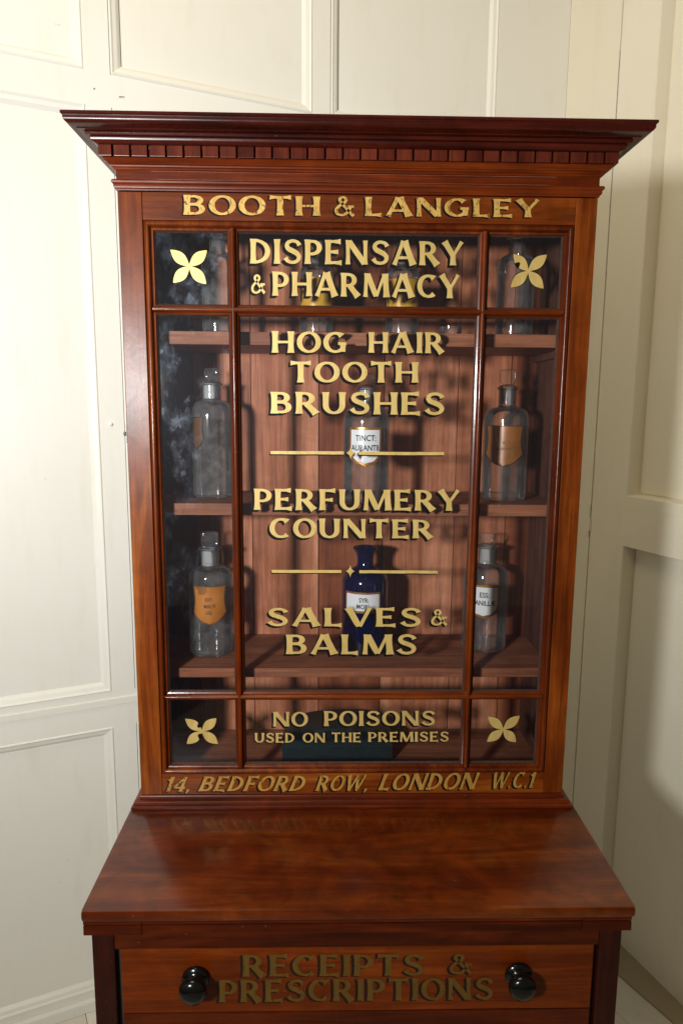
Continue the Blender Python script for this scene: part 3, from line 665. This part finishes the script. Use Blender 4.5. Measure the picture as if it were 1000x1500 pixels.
# rules with a small star between them
for (xa, za, xb, zb), (xc, zc_, xd, zd), (sx, sz) in (((.2166, .5692, .3305, .5694), (.3533, .5690, .4865, .5692), (.3411, .5694)), ((.2172, .3803, .3281, .3805), (.3565, .3802, .4819, .3797), (.3421, .3809))):
    mb = MB(); hh = .0024
    for dx, dz, dy, m in ((-.0014, -.0018, 2e-5, 1), (0, 0, 4e-4, 0)):
        for a, b, c, d in ((xa, za, xb, zb), (xc, zc_, xd, zd)):
            n = 14; v = []
            for i in range(n + 1):
                u = i / n; x = a + (c - a) * u; z = b + (d - b) * u; j = random.uniform(-.00018, .00018)
                v += [(x + dx, GY - dy, z - hh + j + dz), (x + dx, GY - dy, z + hh + j + dz)]
            mb.add(v, [(2 * i, 2 * i + 2, 2 * i + 3, 2 * i + 1) for i in range(n)], m)
        v = [(sx + dx, GY - dy * 1.1, sz + dz)]; R8 = 24
        for i in range(R8):
            q_ = (i % 6) / 6; a0_ = (i // 6) * math.pi / 2
            rv, rh = .0108, .0076
            ra, rb = (rh, rv) if (i // 6) % 2 == 0 else (rv, rh)
            # concave side between two points: astroid arc
            ang = q_ * math.pi / 2; pa = ra * math.cos(ang) ** 3.3; pb = rb * math.sin(ang) ** 3.3
            v.append((sx + dx + pa * math.cos(a0_) - pb * math.sin(a0_), GY - dy * 1.1, sz + dz + pa * math.sin(a0_) + pb * math.cos(a0_)))
        mb.add(v, [(0, 1 + i, 1 + (i + 1) % R8) for i in range(R8)], m)
    P('star_rule', mb, None, door, mats=[gold_glass, shade_m], label='thin gold rule broken by a small star')
# four-petal flowers in the corner panes
def petals(cx, cz, tips, mat, chips=()):
    mb = MB()
    for dx, dz, dy, m, gr in ((0, 0, 2e-5, 1, .0012), (0, 0, 4e-4, 0, 0.0)):
        for pi_, (tx, tz) in enumerate(tips):
            L = math.hypot(tx, tz); ux, uz = tx / L, tz / L; L2 = L + gr; n = 18; v = []; wmax = .0080 + gr
            for i in range(n + 1):
                u = i / n; s = u * L2 - gr; wv = wmax * math.sin(math.pi * min(max(.045 + .93 * u, 0), 1)) ** 1.12 * (.90 + .22 * u)
                if i in (0,): wv = .0004
                if i == n: wv *= .35
                wl_, wr_ = wv, wv
                if m == 0:
                    for (pp, uu, side, dep) in chips:
                        if pp == pi_ and abs(u - uu) < .075:
                            if side > 0: wl_ *= dep
                            else: wr_ *= dep
                v += [(cx + dx + ux * s - uz * wl_, GY - dy - pi_ * 1e-5, cz + dz + uz * s + ux * wl_), (cx + dx + ux * s + uz * wr_, GY - dy - pi_ * 1e-5, cz + dz + uz * s - ux * wr_)]
            mb.add(v, [(2 * i, 2 * i + 1, 2 * i + 3, 2 * i + 2) for i in range(n)], m)
    P('petal_ornament', mb, None, door, mats=[mat, shade_m], label='four petalled gold ornament')
petals(.0988, .8451, [(-.0271, .0230), (.0263, .0227), (.0242, -.0251), (-.0244, -.0237)], gold_petal_lit)
petals(.6050, .8441, [(-.0232, .0238), (.0268, .0236), (.0242, -.0251), (-.0252, -.0240)], gold_glass, [(0, .55, 1, .35), (0, .5, 1, .5)])
petals(.1004, .1099, [(-.0268, .0215), (.0240, .0225), (.0256, -.0222), (-.0252, -.0222)], gold_glass, [(0, .28, -1, .2), (3, .22, 1, .1), (3, .3, 1, .3)])
petals(.5990, .1114, [(-.0262, .0225), (.0262, .0240), (.0220, -.0225), (-.0262, -.0215)], gold_glass)
# hinges on the left stile
for zc_ in (.597,):
    mb = MB(); mb.box(-.0018, -.0002, .002, .0135, zc_ - .014, zc_ + .014); mb.lathe([(.0001, 0), (.0024, 0), (.0028, .003), (.0024, .006), (.0001, .006)], 12, (-.0036, .004, zc_ - .003)); P('hinge', mb, iron, door, 40)

# ---- counter and base
CX0, CX1, CY = -.0170, .7195, -.2405
mb = MB(); bm = None
mb.box(CX0, CX1, CY, .2330, -.0334, -.0163, c=.0058); o = P('counter_top', mb, mah_top); autosmooth(o, 25)
for x0, x1, yf, zt in ((-.0155, .0610, -.2350, -.0344), (.0614, .6490, -.2335, -.0352), (.6494, .7165, -.2350, -.0344)):
    mb = MB(); zb = -.0565
    prof_ = [(yf + .010, zt), (yf + .0006, zt), (yf - .0001, zt - .0035), (yf + .0004, zt - .0062), (yf + .0022, zt - .0068), (yf + .0022, zt - .0076), (yf, zt - .0082), (yf - .0004, zb + .001), (yf + .001, zb), (yf + .02, zb)]
    n = len(prof_); v = [(x, y, z) for x in (x0, x1) for y, z in prof_]; f = [(i, i + 1, n + i + 1, n + i) for i in range(n - 1)]
    v += [(x0, .231, zt), (x0, .231, zb), (x1, .231, zt), (x1, .231, zb)]
    b = 2 * n
    f += [tuple([*range(n), b + 1, b]), tuple([*range(n, 2 * n), b + 3, b + 2]), (0, n, b + 2, b), (n - 1, 2 * n - 1, b + 3, b + 1), (b, b + 1, b + 3, b + 2)]
    mb.add(v, f); o = P('under_board', mb, mah_base); renorm(o)
BY = -.2262
for x0, x1 in ((-.0085, .0210), (.6785, .7085)):
    mb = MB(); mb.box(x0, x1, BY, BY + .03, FZ + .004, -.0568, c=.0012); P('front_post', mb, mah_post)
    mb = MB(); mb.box(x0, x1, .200, .229, FZ + .004, -.0568, c=.0012); P('back_post', mb, mah_post)
    xs_ = (-.0070, .006) if x0 < .3 else (.694, .707)
    mb = MB(); mb.box(xs_[0], xs_[1], BY + .0302, .1998, -.345, -.0570); P('side_board', mb, mah_post)
mb = MB(); mb.box(.0212, .6783, BY + .0015, BY + .022, -.0858, -.0568, c=.0006); P('top_rail', mb, mah_base)
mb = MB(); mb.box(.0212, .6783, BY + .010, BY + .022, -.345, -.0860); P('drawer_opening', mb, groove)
mb = MB(); mb.box(.0065, .6935, BY + .0310, .199, -.345, -.335); P('base_floor', mb, mah_base)
mb = MB(); mb.box(.0212, .6783, .206, .216, -.345, -.0572); P('base_back', mb, mah_base)
drs = []
for zt, zb in ((-.0866, -.1842), (-.1860, -.3340)):
    mb = MB(); mb.box(.0285, .6725, BY + .0018, BY + .0098, zb, zt, c=.0009)
    d_ = P('drawer', mb, wood('drawer_mahogany', 'x', (.070, .009, .0008), (.175, .027, .0016), (.29, .060, .004), rough=.32) if zt > -.1 else mah_base); drs.append(d_)
DW = [("RECEIPTS",[(0.1918, -0.1291), (0.44, -0.13), (0.4392, -0.0974), (0.1923, -0.0956)]),
("&",[(0.4751, -0.1283), (0.5072, -0.1287), (0.5061, -0.0981), (0.4742, -0.0978)]),
("PRESCRIPTIONS",[(0.1592, -0.1684), (0.5371, -0.1685), (0.5357, -0.1343), (0.1599, -0.134)])]
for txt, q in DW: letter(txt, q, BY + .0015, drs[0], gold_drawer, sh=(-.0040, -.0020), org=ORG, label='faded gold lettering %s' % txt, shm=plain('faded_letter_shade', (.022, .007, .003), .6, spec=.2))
kp = [(a_ * .97, h_ * .84) for a_, h_ in [(.0001, .0), (.0165, .0), (.0188, .002), (.0193, .0048), (.0180, .0078), (.0140, .0100), (.0108, .0120), (.0104, .0140), (.0118, .0160), (.0155, .0185), (.0182, .0220), (.0193, .0265), (.0188, .0312), (.0166, .0352), (.0126, .0382), (.0073, .0400), (.0027, .0407), (.0001, .0408)]]
kob = None
for dr_i, zz in ((0, -.1290), (1, -.262)):
    for xx in (.1292, .5690):
        mb = MB(); mb.lathe(kp, 36, (xx, BY + .0014, zz), 'y'); o = mb.out('knob', black, drs[dr_i], off=ORG); renorm(o); autosmooth(o, 60)

# ------------------------------------------------------------------ bottles
def text_mesh(txt, h):
    cu = bpy.data.curves.new('t', 'FONT'); cu.body = txt; cu.align_x = 'CENTER'; cu.size = h / .72; cu.offset = h * .028; cu.resolution_u = 3
    cu.size *= 1.0; o = bpy.data.objects.new('t', cu); link(o); dg = bpy.context.evaluated_depsgraph_get(); dg.update()
    me = bpy.data.meshes.new_from_object(o.evaluated_get(dg)); v = [(p.co[0] * .82, p.co[1], 0) for p in me.vertices]; f = [tuple(p.vertices) for p in me.polygons]
    bpy.data.objects.remove(o); bpy.data.meshes.remove(me); return v, f
def wrap(x, z, R, a0): a = a0 + x / R; return (R * math.sin(a), -R * math.cos(a), z)
def shape_grid(halfw, z0, z1, R, a0, nx=14, nz=20, cut=None):
    v = []; f = []
    for j in range(nz + 1):
        z = z0 + (z1 - z0) * j / nz
        for i in range(nx + 1):
            u = -1 + 2 * i / nx; hw = halfw((z - z0) / (z1 - z0)); zz = z
            v.append(wrap(u * hw, zz, R, a0))
    for j in range(nz):
        for i in range(nx):
            if cut and cut((i + .5) / nx, (j + .5) / nz): continue
            a = j * (nx + 1) + i; f.append((a, a + 1, a + nx + 2, a + nx + 1))
    return v, f
def shield(w_):  # pointed foot, waisted sides
    def h(t):
        if t < .30: return w_ * (.05 + 1.0 * (t / .30) ** .62) if t > 0 else .0006
        return w_ * (1.05 - .13 * math.sin(math.pi * (t - .30) / .70) - .03 * t)
    return h
def roundfoot(w_):
    def h(t): return w_ * (math.sqrt(max(1 - (1 - min(t / .42, 1)) ** 2, 0)) * .985 + .015)
    return h
def rectr(w_):
    def h(t): e = min(t, 1 - t) / .12; return w_ * (1 if e > 1 else .93 + .07 * math.sqrt(max(1 - (1 - e) ** 2, 0)))
    return h
def bottle(x, y, zs, r, prof, label, glass, thick=.0028, n=56):
    b = empty('glass_bottle', (x, y, zs + .0003), label, 'bottle', 'apothecary bottles on the shelves')
    outer = [(a * r if a > .05 and c == 'r' else a, h) for a, h, c in prof]
    mb = MB(); mb.lathe(outer, n)
    innerp = [(max(a - thick, .0003), max(h, .006)) for a, h in outer if h > .001]
    inn = []
    for a, h in innerp: inn.append((a, h))
    inn = [(.0003, .010), (inn[0][0] * .7, .0075)] + inn
    mb.lathe(inn, n)
    o = mb.out('bottle_body', glass, b); autosmooth(o, 50)
    return b
def std_prof(r, shoulder, neckz, neckr, lipz, lipr):
    p = [(.0002, .0022), (r * .55, .0018), (r * .80, .0004), (r * .93, 0), (r * .985, .0016), (r, .005), (r, shoulder * .5), (r, shoulder - .004)]
    for i in range(1, 8):
        u = i / 8; a = u * math.pi / 2
        p.append((r * (1 - .10 * (1 - math.cos(a))) if False else r - (r - neckr * 1.25) * (1 - math.cos(a)) ** 1.15, shoulder - .004 + (neckz - shoulder + .004) * math.sin(a) ** .9))
    p += [(neckr * 1.18, neckz), (neckr * 1.02, neckz + .003), (neckr, neckz + .006), (neckr, lipz - .006), (neckr * 1.05, lipz - .004), (lipr * .95, lipz - .0032), (lipr, lipz - .0016), (lipr * .97, lipz), (lipr * .7, lipz + .0004)]
    return [(a, h, '') for a, h in p]
def frost_neck(b, neckr, z0, z1):
    mb = MB(); mb.lathe([(neckr - .0012, z0), (neckr - .0012, z1)], 40); mb.out('ground_neck', frost_glass, b, True)
def stopper(b, z0, z1, w_, shape, plug_r, lipz, rot=0):
    """flat upright glass head on a tapered plug"""
    n = 40; pts = []
    hh = (z1 - z0) / 2; cz = (z0 + z1) / 2
    for i in range(n):
        a = 2 * math.pi * i / n; c_, s_ = math.cos(a), math.sin(a)
        p_ = 7.0 if (shape == 'square' or s_ > 0) else 3.2
        rr = (abs(c_) ** p_ + abs(s_) ** p_) ** (-1 / p_)
        x_, z_ = rr * c_ * w_ / 2, rr * s_ * hh
        if shape == 'shield' and z_ < 0: x_ *= 1 - .35 * (-z_ / hh) ** 2
        pts.append((x_, z_ + cz))
    mb = MB(); t2 = .0048; v = []; layers = [(-t2, .84), (-t2 * .8, .95), (-t2 * .3, 1.0), (t2 * .3, 1.0), (t2 * .8, .95), (t2, .84)]
    for yy, sc_ in layers: v += [(px * sc_ * math.cos(rot) - yy * math.sin(rot), px * sc_ * math.sin(rot) + yy * math.cos(rot), cz + (pz - cz) * sc_) for px, pz in pts]
    f = [(l * n + i, l * n + (i + 1) % n, (l + 1) * n + (i + 1) % n, (l + 1) * n + i) for l in range(5) for i in range(n)]
    f += [tuple(range(n - 1, -1, -1)), tuple(range(5 * n, 6 * n))]; mb.add(v, f)
    mb.lathe([(.0002, lipz - .026), (plug_r * .72, lipz - .026), (plug_r * .94, lipz + .0004), (plug_r * 1.25, lipz + .0012), (plug_r * 1.2, lipz + .0026), (.004, z0 + .003), (.0002, z0 + .0034)], 32)
    o = mb.out('stopper', stopper_glass, b); renorm(o); autosmooth(o, 40)
    mb = MB(); mb.lathe([(plug_r * .74, lipz - .026), (plug_r * .96, lipz - .001)], 32); mb.out('ground_stopper_plug', frost_glass, b, True)
def apply_label(b, R, a0, z0, z1, hw, layers, texts, kind, cut=None, tilt=0):
    """layers: (material, inset) outermost first"""
    lab = None
    for i, (mt, ins) in enumerate(layers):
        v, f = shape_grid(kind(hw - ins), z0 + ins * 1.15, z1 - ins, R + .0004 + i * .0002, a0, cut=cut if i == len(layers) - 1 or cut is None else None)
        o = build('label' if lab is None else 'label_face', v, f, mt, lab or b, True)
        if lab is None: lab = o
    for s_, h, zc, dx, im in texts:
        v, f = text_mesh(s_, h); v = [wrap(px + dx, zc + pz, R + .0004 + len(layers) * .0002, a0) for px, pz, _ in v]
        build('label_text', v, f, im, lab)
    return lab
# lower shelf
ZS = .2069
b = bottle(.1002, .125, ZS, .0385, std_prof(.0385, .1345, .1550, .0160, .1885, .0215), 'dusty clear bottle with a torn orange label on the bottom shelf behind the left pane', dusty_glass)
frost_neck(b, .0160, .158, .184); stopper(b, .1905, .2170, .0300, 'square', .0130, .1885, .1)
apply_label(b, .0385, .10, .0600, .1270, .0300, [(brown_lab, 0), (amber_lab, .0012)], [("EXT.", .0058, .1015, -.001, inkdark), ("MALTI", .0062, .0895, 0, inkdark), ("LIQ.", .0058, .0785, -.001, inkdark)], shield,
            cut=lambda u, v: (v > .76 and .16 < u < .40 and v > .76 + abs(u - .22) * .6) or (v > .93 and .1 < u < .46))
b = bottle(.3732, .132, ZS, .0412, [(a, h, '') for a, h in [(.0002, .002), (.030, .0015), (.0385, 0), (.0408, .0015), (.0412, .005), (.0412, .060), (.0412, .1270), (.0406, .1325), (.0375, .1390), (.0310, .1450), (.0235, .1495), (.0178, .1530), (.0152, .1565), (.0144, .1620), (.0148, .1700), (.0170, .1780), (.0205, .1838), (.0220, .1856), (.0224, .1873), (.0212, .1886), (.0175, .1886), (.0145, .1820), (.0115, .1650)]],
           'dark cobalt blue glass bottle with white label and no stopper', cobalt_glass)
apply_label(b, .0412, -.17, .0790, .1160, .0345, [(goldfoil, 0), (red_line, .0026), (white_lab, .0034)], [("SYR:", .0082, .0985, .003, ink), ("MORI.", .0082, .0870, .002, ink)], rectr)
b = bottle(.5935, .150, ZS, .0400, std_prof(.0400, .1300, .1540, .0150, .1880, .0205), 'clear stoppered bottle with white red-edged label, bottom shelf at the right glazing bar', clear_glass)
frost_neck(b, .0150, .157, .184); stopper(b, .1900, .2110, .0240, 'shield', .0120, .1880, -.1)
apply_label(b, .0400, -.30, .0640, .1240, .0290, [(goldfoil, 0), (red_line, .0030), (white_lab, .0038)], [("ESS:", .0092, .1020, .001, ink), ("VANILL\u00c6", .0088, .0875, .0, ink)], roundfoot)
# middle shelf
ZS = .4853
b = bottle(.1080, .130, ZS, .0350, std_prof(.0350, .1400, .1640, .0150, .1930, .0190), 'clear stoppered bottle, label turned aside, on the middle shelf behind the smeared left pane', dusty_glass)
frost_neck(b, .0150, .167, .189); stopper(b, .1950, .2180, .0230, 'square', .0125, .1930, .2)
apply_label(b, .0350, -.75, .0830, .1360, .0170, [(ink, 0), (plain('dim_brown_label', (.10, .045, .018), .5, vary=.3), .0010)], [], shield)
b = bottle(.3690, .082, ZS, .0380, std_prof(.0380, .1330, .1560, .0145, .1860, .0200), 'clear stoppered bottle with white shield label on the middle shelf in the centre', clear_glass)
frost_neck(b, .0145, .159, .182); stopper(b, .1880, .2090, .0240, 'shield', .0120, .1860, .15)
apply_label(b, .0380, -.10, .0600, .1225, .0285, [(goldfoil, 0), (red_line, .0032), (white_lab, .0040)], [("TINCT:", .0095, .1010, .001, ink), ("AURANTII.", .0092, .0855, .001, ink)], roundfoot)
b = bottle(.6085, .112, ZS, .0375, std_prof(.0375, .1370, .1560, .0145, .1895, .0185), 'large clear stoppered bottle with brown shield label on the middle shelf at the right', clear_glass)
frost_neck(b, .0145, .160, .185); stopper(b, .1915, .2186, .0285, 'shield', .0120, .1895, 0)
apply_label(b, .0375, -.32, .0580, .1260, .0335, [(ink, 0), (brown_lab, .0012)], [("BE", .0040, .0960, .0, inkfade), ("AR.CREOSOTI", .0038, .0860, .0, inkfade)], shield)
# top shelf
ZS = .7548
b = bottle(.1262, .105, ZS, .0262, std_prof(.0262, .1060, .1290, .0125, .1560, .0165), 'clear open-necked bottle on the top shelf behind the upper left pane', dusty_glass)
b = bottle(.2862, .105, ZS, .0272, std_prof(.0272, .0980, .1130, .0115, .1320, .0150), 'clear bottle with yellow label on the top shelf, the one nearer the left pane', clear_glass)
apply_label(b, .0272, .0, .0420, .0900, .0330, [(brown_lab, 0), (yellow_lab, .0012)], [("SP. VINI", .0040, .0640, 0, inkfade)], rectr); stopper(b, .1340, .1500, .0200, 'shield', .0095, .1320, .1)
b = bottle(.4265, .105, ZS, .0272, std_prof(.0272, .0980, .1130, .0115, .1320, .0150), 'clear bottle with yellow label on the top shelf, behind the middle of the word PHARMACY', clear_glass)
apply_label(b, .0272, -.1, .0420, .0900, .0330, [(brown_lab, 0), (yellow_lab, .0012)], [], rectr); stopper(b, .1340, .1500, .0200, 'shield', .0095, .1320, -.1)
b = bottle(.6123, .105, ZS, .0304, std_prof(.0304, .1130, .1310, .0128, .1610, .0178), 'broad clear open-necked bottle on the top shelf behind the upper right pane', clear_glass)
# small dish and green case
d_ = empty('glass_dish', (.505, .09, .7548), 'low clear glass dish on the top shelf between the bottles', 'dish')
mb = MB(); mb.lathe([(.0002, .001), (.012, .0), (.0165, .001), (.0180, .006), (.0185, .0150), (.0175, .0152), (.0168, .006), (.0150, .003), (.0002, .0025)], 36); autosmooth(mb.out('dish_bowl', clear_glass, d_), 50)
d_ = empty('domed_case', (.325, .13, .0118), 'dark teal low domed case lying at the foot of the cabinet', 'case')
n = 22; pr_ = []
for i in range(n + 1):
    u = -1 + 2 * i / n; pr_.append((u * .098, .040 + .022 * (1 - abs(u) ** 2.6)))
mb = MB(); ys = [-.042, -.038, .038, .042]; dz = [-.003, 0, 0, -.003]; v = []
for y_, e in zip(ys, dz): v += [(a, y_, h + e) for a, h in pr_] + [(.098, y_, .0002), (-.098, y_, .0002)]
m_ = n + 3; f = [(l * m_ + i, l * m_ + (i + 1) % m_, (l + 1) * m_ + (i + 1) % m_, (l + 1) * m_ + i) for l in range(3) for i in range(m_)]
f += [tuple(range(m_)), tuple(range(3 * m_, 4 * m_))]; mb.add(v, f); o = mb.out('case_body', green_m, d_); renorm(o); autosmooth(o, 35)
mb = MB(); mb.box(-.0985, .0985, -.0426, .0426, .030, .0315); mb.out('case_rim', plain('dull_teal_rim', (.014, .026, .027), .4), d_)
